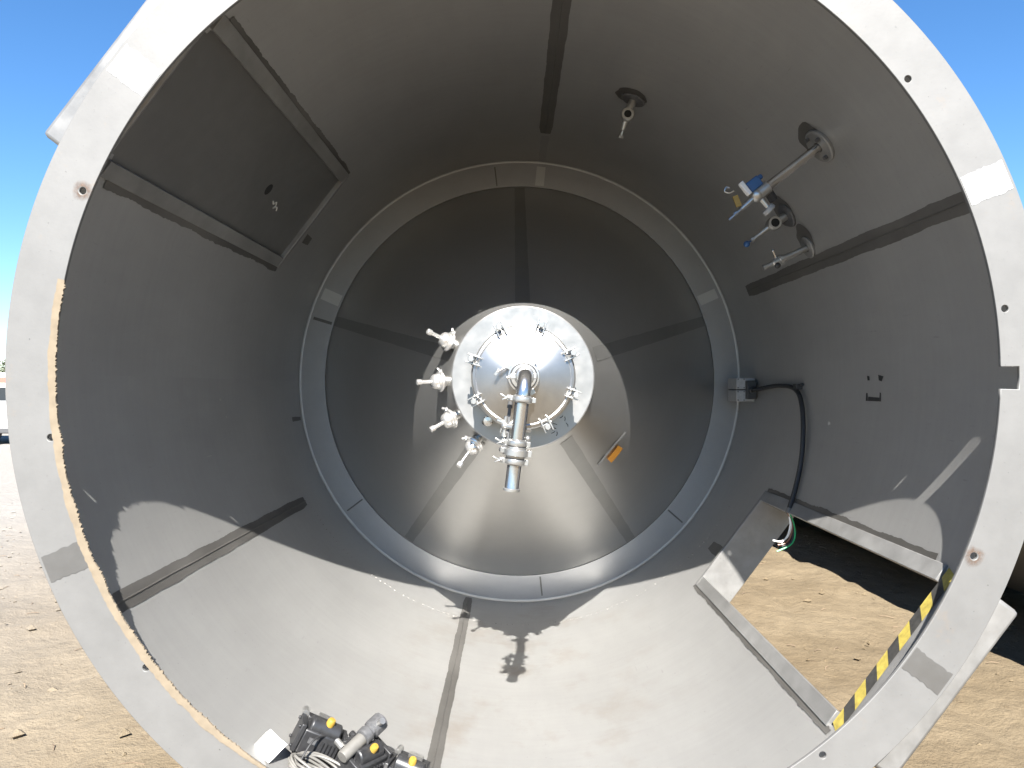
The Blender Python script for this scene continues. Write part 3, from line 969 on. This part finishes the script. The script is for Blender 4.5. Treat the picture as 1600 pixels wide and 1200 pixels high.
mb = MB(); mb.box(LP(0.412, 0.050, -0.015), (0.018, 0.062, 0.028), (n_, tg, yy)); mb.build('white_clip', 'white', v, 30, 0.004)
mb = MB(); mb.box(LP(0.470, 0.030, -0.02), (0.022, 0.046, 0.006), ((n_ + tg * 0.3).normalized(), (tg - n_ * 0.3).normalized(), yy)); mb.build('yellow_tag', 'yellow', v)
mb = MB(); mb.tube(smooth_path([LP(0.455, 0.07, -0.02), LP(0.475, 0.075, -0.02), LP(0.485, 0.092, -0.02), LP(0.470, 0.10, -0.02), LP(0.462, 0.09, -0.02)]), 0.003, 6); mb.build('wire_hook', 'satin', v)
mb = MB(); mb.cyl(LP(0.46, -0.005, 0), LP(0.535, -0.010, 0), 0.005, n=8); mb.cyl(LP(0.49, -0.006, 0), LP(0.506, -0.006, 0), 0.009, n=8); mb.build('thin_rod', 'satin', v)
mb = MB(); mb.lathe(LP(0.385, -0.065, -0.0), (-tg - n_ * 0.2), [(0.001, 0), (0.026, 0.001), (0.028, 0.006), (0.028, 0.018), (0.022, 0.022), (0.001, 0.023)], 24); mb.build('cap_disc', 'grey', v)
mb = MB(); mb.cyl(LP(0.335, -0.02, 0.01), LP(0.335, -0.058, 0.02), 0.018, n=14); mb.build('dark_fitting', 'rubber', v)

def short_valve(thd, y, label, reach, tip_mat, bore_r=0.021, stub=0.09, twist=-0.35, tip=True):
    P, n_, tg, yy = wall_basis(thd, y)
    v = thing('wall_valve', P, label, 'valve', 'valves on the skirt wall')
    def LP(a, b, c): return P + n_ * a + tg * b + yy * c
    mb = MB(); mb.lathe(P - n_ * 0.004, n_, [(0.060, 0), (0.063, 0.006), (0.063, 0.014), (0.058, 0.018), (0.02, 0.019)], 32); mb.build('wall_plate', 'darkgrey', v)
    mb = MB(); mb.cyl(LP(0.01, 0, 0), LP(reach, 0, 0), 0.020, n=18); mb.build('neck', 'satin', v)
    mb = MB(); c = LP(reach, 0, 0)
    mb.lathe(c, -yy, [(0.001, -0.035), (0.030, -0.03), (0.034, 0.0), (0.034, 0.028), (0.030, 0.034), (bore_r, 0.034), (bore_r - 0.001, -0.01)], 28)
    mb.build('tee_body', 'satin', v)
    mb = MB(); mb.cyl(c - yy * 0.026, c - yy * 0.0335, bore_r - 0.0005, n=24); mb.build('open_bore', 'bore', v)
    d = (n_ + tg * twist * 0.3 + yy * 0.12).normalized()
    mb = MB(); mb.cyl(c + d * 0.03, c + d * (0.03 + stub * 0.55), 0.016, 0.012, n=14); mb.cyl(c + d * (0.03 + stub * 0.5), c + d * (0.03 + stub), 0.009, n=12)
    mb.lathe(c, d, [(0.009, 0.025 + stub), (0.014, 0.026 + stub), (0.014, 0.04 + stub), (0.001, 0.041 + stub)], 8)
    mb.build('stub', 'satin', v, 30)
    if tip:
        mb = MB(); mb.ball(c + d * (0.065 + stub), 0.016); mb.cyl(c + d * (0.04 + stub), c + d * (0.06 + stub), 0.004, n=6); mb.build('tip_cap', tip_mat, v)
    return v
short_valve(31.6, 3.60, 'open bore tee valve with a small blue cap, between two longer wall fittings', 0.085, 'blue')
short_valve(68.2, 3.72, 'lone tee valve with dark open bore on the ceiling beside the top weld band', 0.095, 'grey', 0.019, 0.075, tip=False)

P, n_, tg, yy = wall_basis(24.6, 3.56)
v = thing('wall_valve', P, 'slim steel valve alongside the dark weld band on the right wall, lowest of its row', 'valve', 'valves on the skirt wall')
mb = MB(); mb.lathe(P - n_ * 0.004, n_, [(0.052, 0), (0.055, 0.006), (0.055, 0.014), (0.05, 0.018), (0.02, 0.019)], 32); mb.build('wall_plate', 'frame', v)
mb = MB(); mb.cyl(LP(0.01, 0, 0), LP(0.15, 0, 0), 0.016, n=18); mb.build('tube', 'satin', v)
mb = MB(); mb.lathe(P, n_, [(0.016, 0.14), (0.026, 0.142), (0.026, 0.158), (0.02, 0.162), (0.018, 0.19), (0.012, 0.195), (0.011, 0.23), (0.014, 0.232), (0.014, 0.245), (0.001, 0.246)], 16); mb.build('valve_body', 'satin', v, 30)
mb = MB(); mb.cyl(LP(0.17, 0.0, 0), LP(0.17, 0.05, -0.01), 0.005, n=8); mb.ball(LP(0.17, 0.055, -0.01), 0.008); mb.build('lever_handle', 'polish', v)
mb = MB(); mb.ball(LP(0.18, -0.018, -0.012), 0.015); mb.build('drain_knob', 'black', v)

# ---------------------------------------------------------------- actuators, cables and tags lying in the skirt near the ring
def floor_basis(thd, y, rot, tilt=0.0, roll=0.0):
    t = R2D(thd)
    P = pol(R, t, y)
    n = Vector((-math.cos(t), 0, -math.sin(t)))
    yy = Vector((0, 1, 0)); tg = yy.cross(n).normalized()   # right-hand tangent
    c, s = math.cos(rot), math.sin(rot)
    u = (tg * c + yy * s); w = (yy * c - tg * s)
    if tilt:
        c, s = math.cos(tilt), math.sin(tilt)
        u, n = u * c + n * s, n * c - u * s
    if roll:
        c, s = math.cos(roll), math.sin(roll)
        w, n = w * c + n * s, n * c - w * s
    return P, u, w, n

def actuator(thd, y, rot, tilt, roll, lift, label, knob=True, sc=1.0):
    sc *= 1.12
    P, u, w, n = floor_basis(thd, y, rot, tilt, roll)
    a = thing('valve_actuator', P, label, 'actuator', 'black valve actuators')
    o0 = P + n * lift
    def Q(x, yv, z): return o0 + u * (x * sc) + w * (yv * sc) + n * (z * sc)
    def bx(mb, c, s): mb.box(Q(*c), tuple(k * sc for k in s), (u, w, n))
    mb = MB(); bx(mb, (0, 0, 0.045), (0.125, 0.080, 0.075)); mb.cyl(Q(-0.05, 0, 0.084), Q(0.05, 0, 0.084), 0.030 * sc, n=20)
    mb.build('housing', 'black', a, 30, 0.006 * sc)
    for s in (-1, 1):
        mb = MB(); bx(mb, (0.070 * s, 0, 0.05), (0.016, 0.086, 0.084))
        for i in (-1, 1):
            for j in (0.02, 0.08):
                mb.cyl(Q(0.076 * s, 0.032 * i, j), Q(0.085 * s, 0.032 * i, j), 0.006 * sc, n=6)
        mb.build('end_cap', 'black', a, 30, 0.003 * sc)
    mb = MB(); bx(mb, (0.01, 0.062, 0.06), (0.075, 0.05, 0.05)); bx(mb, (-0.04, 0.06, 0.075), (0.03, 0.036, 0.03))
    mb.cyl(Q(0.03, 0.08, 0.06), Q(0.03, 0.115, 0.06), 0.012 * sc, n=12); mb.build('solenoid_block', 'black', a, 30, 0.004 * sc)
    mb = MB(); mb.cyl(Q(-0.03, 0.088, 0.06), Q(-0.03, 0.12, 0.065), 0.010 * sc, n=10); mb.cyl(Q(-0.065, 0.05, 0.09), Q(-0.065, 0.085, 0.09), 0.011 * sc, n=10); bx(mb, (0.0, 0.05, 0.10), (0.05, 0.018, 0.014)); mb.build('air_fitting', 'satin', a, 30)
    if knob:
        mb = MB(); mb.lathe(Q(0.005, -0.01, 0.10), n - w * 0.25, [(0.013 * sc, 0), (0.013 * sc, 0.022 * sc), (0.010 * sc, 0.027 * sc), (0.001, 0.028 * sc)], 20); mb.build('indicator_knob', 'yellow', a)
    mb = MB(); bx(mb, (-0.025, -0.042, 0.055), (0.03, 0.006, 0.016)); mb.build('rating_plate', 'darkgrey', a)
    for q in range(5):
        mb = MB(); bx(mb, (0.005 + 0.012 * q, -0.0425, 0.04), (0.005, 0.009, 0.05)); mb.build('fin', 'black', a)
    mb = MB(); bx(mb, (-0.03, 0, 0.003), (0.05, 0.05, 0.02)); mb.cyl(Q(0.03, 0, -0.0), Q(0.03, 0, 0.02), 0.02 * sc, n=14); mb.build('mounting_bracket', 'darkgrey', a, 30)
    return a
actuator(-119.4, 2.565, 0.25, 0.0, -0.15, 0.006, 'leftmost black valve actuator with yellow knob, lying in the cable heap')
actuator(-112.6, 2.57, 0.95, 0.18, 0.1, 0.02, 'middle black valve actuator tipped over beside the white tag', True, 0.95)
actuator(-106.4, 2.575, -0.2, 0.0, 0.0, 0.006, 'rightmost black valve actuator with yellow knob, next to the weld band', True, 0.95)

# grey air filter leaning between the actuators
P, u, w, n = floor_basis(-115.2, 2.50, 1.15)
flt = thing('air_filter', P, 'grey cylindrical air filter leaning between the black actuators', 'air filter')
ax = (u * 0.86 + n * 0.45).normalized()
b0 = P + n * 0.100 - u * 0.03
mb = MB(); mb.lathe(b0, ax, [(0.001, 0), (0.020, 0.001), (0.022, 0.008), (0.022, 0.095), (0.018, 0.10)], 20); mb.build('bowl', 'cable_grey', flt)
mb = MB(); mb.lathe(b0, ax, [(0.018, 0.096), (0.029, 0.10), (0.030, 0.125), (0.025, 0.13), (0.025, 0.14), (0.032, 0.145), (0.032, 0.195), (0.026, 0.20), (0.001, 0.201)], 12); mb.build('head', 'darkgrey', flt, 30)
mb = MB(); sd = ax.orthogonal().normalized(); mb.cyl(b0 + ax * 0.165 + sd * 0.02, b0 + ax * 0.165 + sd * 0.055, 0.011, n=10); mb.cyl(b0 + ax * 0.165 - sd * 0.02, b0 + ax * 0.165 - sd * 0.05, 0.011, n=10); mb.build('port', 'satin', flt)

# coil of grey cable in front of them
P, u, w, n = floor_basis(-118.4, 2.44, 0.0)
coil = thing('cable_coil', P, 'tangled coil of thin grey cable below the black actuators', 'cable')
mb = MB()
for k in range(7):
    pts = []
    ph = random.uniform(0, 6)
    ra, rb = 0.10 + 0.012 * random.uniform(-1, 1), 0.055 + 0.01 * random.uniform(-1, 1)
    for i in range(40):
        t = 2 * PI * i / 39 * 1.05 + ph
        pts.append(P + u * (ra * math.cos(t) + 0.03 + 0.012 * math.sin(3 * t + k)) + w * (rb * math.sin(t) + 0.02) + n * (0.012 + 0.006 * k + 0.010 * math.sin(2 * t + k)))
    mb.tube(pts, 0.0045, 7)
mb.build('loops', 'cable_grey', coil)
for k, (a, b) in enumerate((((-0.05, 0.01), (0.02, 0.15)), ((0.10, 0.02), (0.06, 0.16)))):
    mb = MB(); mb.tube(smooth_path([P + u * a[0] * 1 + w * 0.0 + n * 0.03, P + u * (a[0] + 0.01) + w * 0.06 + n * 0.10, P + u * b[0] + w * b[1] + n * 0.09]), 0.0035, 7); mb.build('lead', 'rubber', coil)
P3, u3, w3, n3 = floor_basis(-106.6, 2.60, 0.0)
wl = thing('loose_wire', P3, 'thin black wire curling on the floor right of the actuators', 'wire')
MB().tube(smooth_path([P3 + n3 * 0.02 + u3 * -0.03 + w3 * 0.0, P3 + n3 * 0.03 + u3 * 0.03 + w3 * 0.03, P3 + n3 * 0.012 + u3 * 0.08 + w3 * 0.02, P3 + n3 * 0.004 + u3 * 0.11 - w3 * 0.02]), 0.003, 7).build('strand', 'rubber', wl)

def paper_tag(thd, y, rot, tilt, roll, sx, sy, lift, label):
    P, u, w, n = floor_basis(thd, y, rot, tilt, roll)
    o = thing('paper_tag', P, label, 'tag', 'white paper tags')
    mb = MB()
    g = []
    for i in range(7):
        for j in range(7):
            a, b = (i / 6 - 0.5) * sx, (j / 6 - 0.5) * sy
            g.append(P + u * a + w * b + n * (lift + 0.12 * a * a / sx + 0.01 * math.sin(b * 40)))
    mb.add(g, [(i * 7 + j, i * 7 + j + 1, (i + 1) * 7 + j + 1, (i + 1) * 7 + j) for i in range(6) for j in range(6)])
    s = mb.build('sheet', 'white', o)
    md = s.modifiers.new('solid', 'SOLIDIFY'); md.thickness = 0.001
paper_tag(-124.2, 2.46, -0.5, 0.15, 0.55, 0.088, 0.075, 0.03, 'larger white paper tag at the left end of the cable coil')
paper_tag(-114.9, 2.46, 0.9, 0.2, 0.7, 0.06, 0.075, 0.075, 'smaller white paper tag in front of the middle actuator')

# ---------------------------------------------------------------- timbers under the tank
for k, (y, lab) in enumerate(((3.05, 'timber sleeper under the open skirt end of the tank'), (10.2, 'timber sleeper under the far end of the tank'))):
    h = abs(GZ) - 1.532
    mb = MB(); mb.box((0, y, GZ + h / 2 - 0.012), (1.5, 0.22, h + 0.02))
    for s in (-1, 1):
        mb.box((0.62 * s, y, -1.50), (0.22, 0.20, 0.12), (Vector((0.93, 0, 0.36 * s)).normalized(), Vector((0, 1, 0)), Vector((-0.36 * s, 0, 0.93)).normalized()))
    o = mb.build('timber_sleeper', 'timber', None, 30, 0.008)
    tag(o, lab, 'timber', 'timbers carrying the tank')

# ---------------------------------------------------------------- neighbouring tank on the right
NB = thing('neighbour_tank', (4.70, 2.6, GZ), 'dark steel tank lying parallel to the right, shading the sand', 'tank')
ndir = Vector((-0.100, 1, 0)).normalized()
no = Vector((4.72, 2.3, GZ + 1.56))
mb = MB(); mb.lathe(no, ndir, [(1.40, 0.0), (1.52, 0.0), (1.52, 9.0), (1.40, 9.4), (1.0, 9.7), (0.02, 9.9)], 96); mb.build('shell', 'old_steel', NB, 40)
mb = MB(); mb.lathe(no, ndir, [(1.40, 0.03), (1.36, 0.02), (1.0, -0.25), (0.5, -0.42), (0.02, -0.46)], 96); mb.build('dished_head', 'old_steel', NB, 40)
for d in (0.05, 4.5, 8.9):
    mb = MB(); mb.lathe(no + ndir * d, ndir, [(1.519, -0.04), (1.535, -0.035), (1.535, 0.035), (1.519, 0.04)], 96); mb.build('hoop', 'old_steel', NB, 30)
for d in (1.2, 7.4):
    c = no + ndir * d
    for s in (-1, 1):
        mb = MB(); mb.box((c.x + s * 0.75, c.y, GZ + 0.12), (0.34, 0.3, 0.30))
        mb.build('wooden_chock', 'timber', NB, 30, 0.01)

# ---------------------------------------------------------------- parked van far left
def make_van():
    cx, cyy = -17.5, 23.2
    v = thing('parked_van', (cx, cyy, GZ), 'white parked van at the far left edge beyond the sand', 'van')
    L_, W_, H_ = 5.0, 1.9, 2.15
    prof = [(-2.5, 0.35), (-2.5, 1.05), (-2.35, 1.15), (-1.55, 1.35), (-0.95, 2.05), (-0.6, 2.15), (2.4, 2.15), (2.5, 2.05), (2.5, 0.35)]
    mb = MB()
    rows = [[Vector((cx + x, cyy - W_ / 2 + dy, GZ + z * (1 if abs(dy - W_ / 2) > 0.9 else 1.0))) for x, z in prof] for dy in (0.0, W_)]
    mb.skin(rows, True, True, True)
    mb.build('body', 'white_paint', v, 30, 0.06)
    mb = MB(); mb.box((cx + 0.6, cyy - W_ / 2 - 0.004, GZ + 1.92), (3.6, 0.006, 0.16)); mb.build('stripe', 'red', v)
    mb = MB(); mb.add([(cx - 1.40, cyy - W_ / 2 - 0.004, GZ + 1.42), (cx - 0.35, cyy - W_ / 2 - 0.004, GZ + 1.42), (cx - 0.35, cyy - W_ / 2 - 0.004, GZ + 1.85), (cx - 0.98, cyy - W_ / 2 - 0.004, GZ + 1.85)], [(0, 1, 2, 3)]); mb.build('window', 'glass', v)
    mb = MB(); mb.box((cx + 2.15, cyy - W_ / 2 - 0.004, GZ + 1.5), (0.5, 0.006, 0.4)); mb.build('window', 'glass', v)
    mb = MB(); mb.box((cx, cyy, GZ + 0.40), (5.1, 1.94, 0.18)); mb.build('bumper', 'darkgrey', v, 30, 0.03)
    for x in (-1.55, 1.6):
        for s in (-1, 1):
            c = Vector((cx + x, cyy + s * 0.86, GZ + 0.34))
            wh = node('wheel', c, v)
            mb = MB(); mb.lathe(c, (0, s, 0), [(0.20, 0.11), (0.33, 0.10), (0.345, 0.06), (0.345, -0.06), (0.33, -0.1)], 28); mb.build('tyre', 'rubber', wh)
            mb = MB(); mb.lathe(c, (0, s, 0), [(0.001, 0.09), (0.08, 0.10), (0.17, 0.07), (0.20, 0.11)], 20); mb.build('rim', 'grey', wh)
make_van()

# ---------------------------------------------------------------- trees on the horizon
def leaf_crown(seed, n_clump, n_leaf):
    rnd = random.Random(seed)
    vs, fs = [], []
    for c in range(n_clump):
        a = rnd.uniform(0, 2 * PI); el = rnd.uniform(-0.5, 1.0); rr = rnd.uniform(0.35, 1.0)
        cc = Vector((math.cos(a) * rr * 2.3, math.sin(a) * rr * 2.3, 4.2 + el * 2.0 * (1.15 - rr * 0.45)))
        s = rnd.uniform(0.5, 0.95)
        for k in range(n_leaf):
            d = Vector((rnd.gauss(0, 1), rnd.gauss(0, 1), rnd.gauss(0, 0.8))).normalized() * (s * rnd.uniform(0.5, 1.05))
            p = cc + d
            u = Vector((rnd.gauss(0, 1), rnd.gauss(0, 1), rnd.gauss(0, 1))).normalized()
            w = u.orthogonal().normalized()
            q = rnd.uniform(0.10, 0.2)
            o = len(vs)
            vs += [p - u * q, p - w * q * 0.5, p + u * q, p + w * q * 0.5]
            fs.append((o, o + 1, o + 2, o + 3))
    me = bpy.data.meshes.new('crown')
    me.from_pydata([tuple(v) for v in vs], [], fs)
    me.materials.append(M['leaf'])
    return me
crowns = [leaf_crown(s, 26, 46) for s in (1, 2, 3)]
tmb = MB()
tmb.tube([(0, 0, -0.3), (0.05, 0, 1.4), (0.0, 0.08, 2.8), (0.1, 0, 4.6)], [0.26, 0.2, 0.15, 0.05], 9)
for a in range(6):
    d = Vector((math.cos(a * 1.05), math.sin(a * 1.05), 0))
    tmb.tube([Vector((0, 0.04, 2.1 + 0.25 * a)), Vector((0, 0, 2.6 + 0.25 * a)) + d * 0.7, Vector((0, 0, 3.2 + 0.22 * a)) + d * 1.5], [0.09, 0.06, 0.02], 6)
trunk0 = tmb.build('trunk', 'bark')
tree_spots = [(-78.2, 112, 0.95), (-87.0, 125, 0.8)]
tree_words = ['nearer round tree on the far left horizon above the parked van', 'lower bushy tree farther back on the left horizon']
for i, (x, y, s) in enumerate(tree_spots):
    t = thing('horizon_tree', (x, y, GZ - 0.1), tree_words[i], 'tree', 'trees on the horizon')
    t.scale = (s * 1.1, s * 1.1, s)
    t.rotation_euler = (0, 0, i * 1.3)
    tr = trunk0 if i == 0 else trunk0.copy()
    if i: COL.objects.link(tr)
    tr.parent = t
    cr = bpy.data.objects.new('crown', crowns[i % 3]); COL.objects.link(cr); cr.parent = t

# ---------------------------------------------------------------- clods and twigs on the sand
rnd = random.Random(4)
mb = MB()
for k in range(2600):
    x = rnd.uniform(-9, 9); y = rnd.uniform(2.4, 11)
    if abs(x) < 1.0: continue
    r = rnd.choice((0.006, 0.008, 0.010, 0.014, 0.02, 0.03)) * rnd.uniform(0.6, 1.2)
    c = Vector((x, y, ground_height(x, y) + r * 0.25))
    pts = []
    for d in ((1, 0, 0), (-1, 0, 0), (0, 1, 0), (0, -1, 0), (0, 0, 1), (0, 0, -1)):
        pts.append(c + Vector(d) * r * rnd.uniform(0.6, 1.4) * (0.6 if d[2] else 1))
    mb.add(pts, [(0, 2, 4), (2, 1, 4), (1, 3, 4), (3, 0, 4), (2, 0, 5), (1, 2, 5), (3, 1, 5), (0, 3, 5)])
for k in range(420):                                    # dry twigs and straw
    x = rnd.uniform(-8, 8); y = rnd.uniform(2.6, 10)
    if abs(x) < 1.2: continue
    a = rnd.uniform(0, PI); l = rnd.uniform(0.03, 0.12)
    d = Vector((math.cos(a), math.sin(a) * 0.6, 0)) * l
    p = Vector((x, y, ground_height(x, y) + 0.006))
    q = p + d; q.z = ground_height(q.x, q.y) + 0.008
    mb.cur = 1
    mb.tube([p, (p + q) / 2 + Vector((0, 0.01, 0.004)), q], 0.0025, 4)
o = mb.build('sand_clods', ['sand', 'timber'])
tag(o, 'scattered sand clods, small stones and twigs on the ground', 'gravel', kind='stuff')
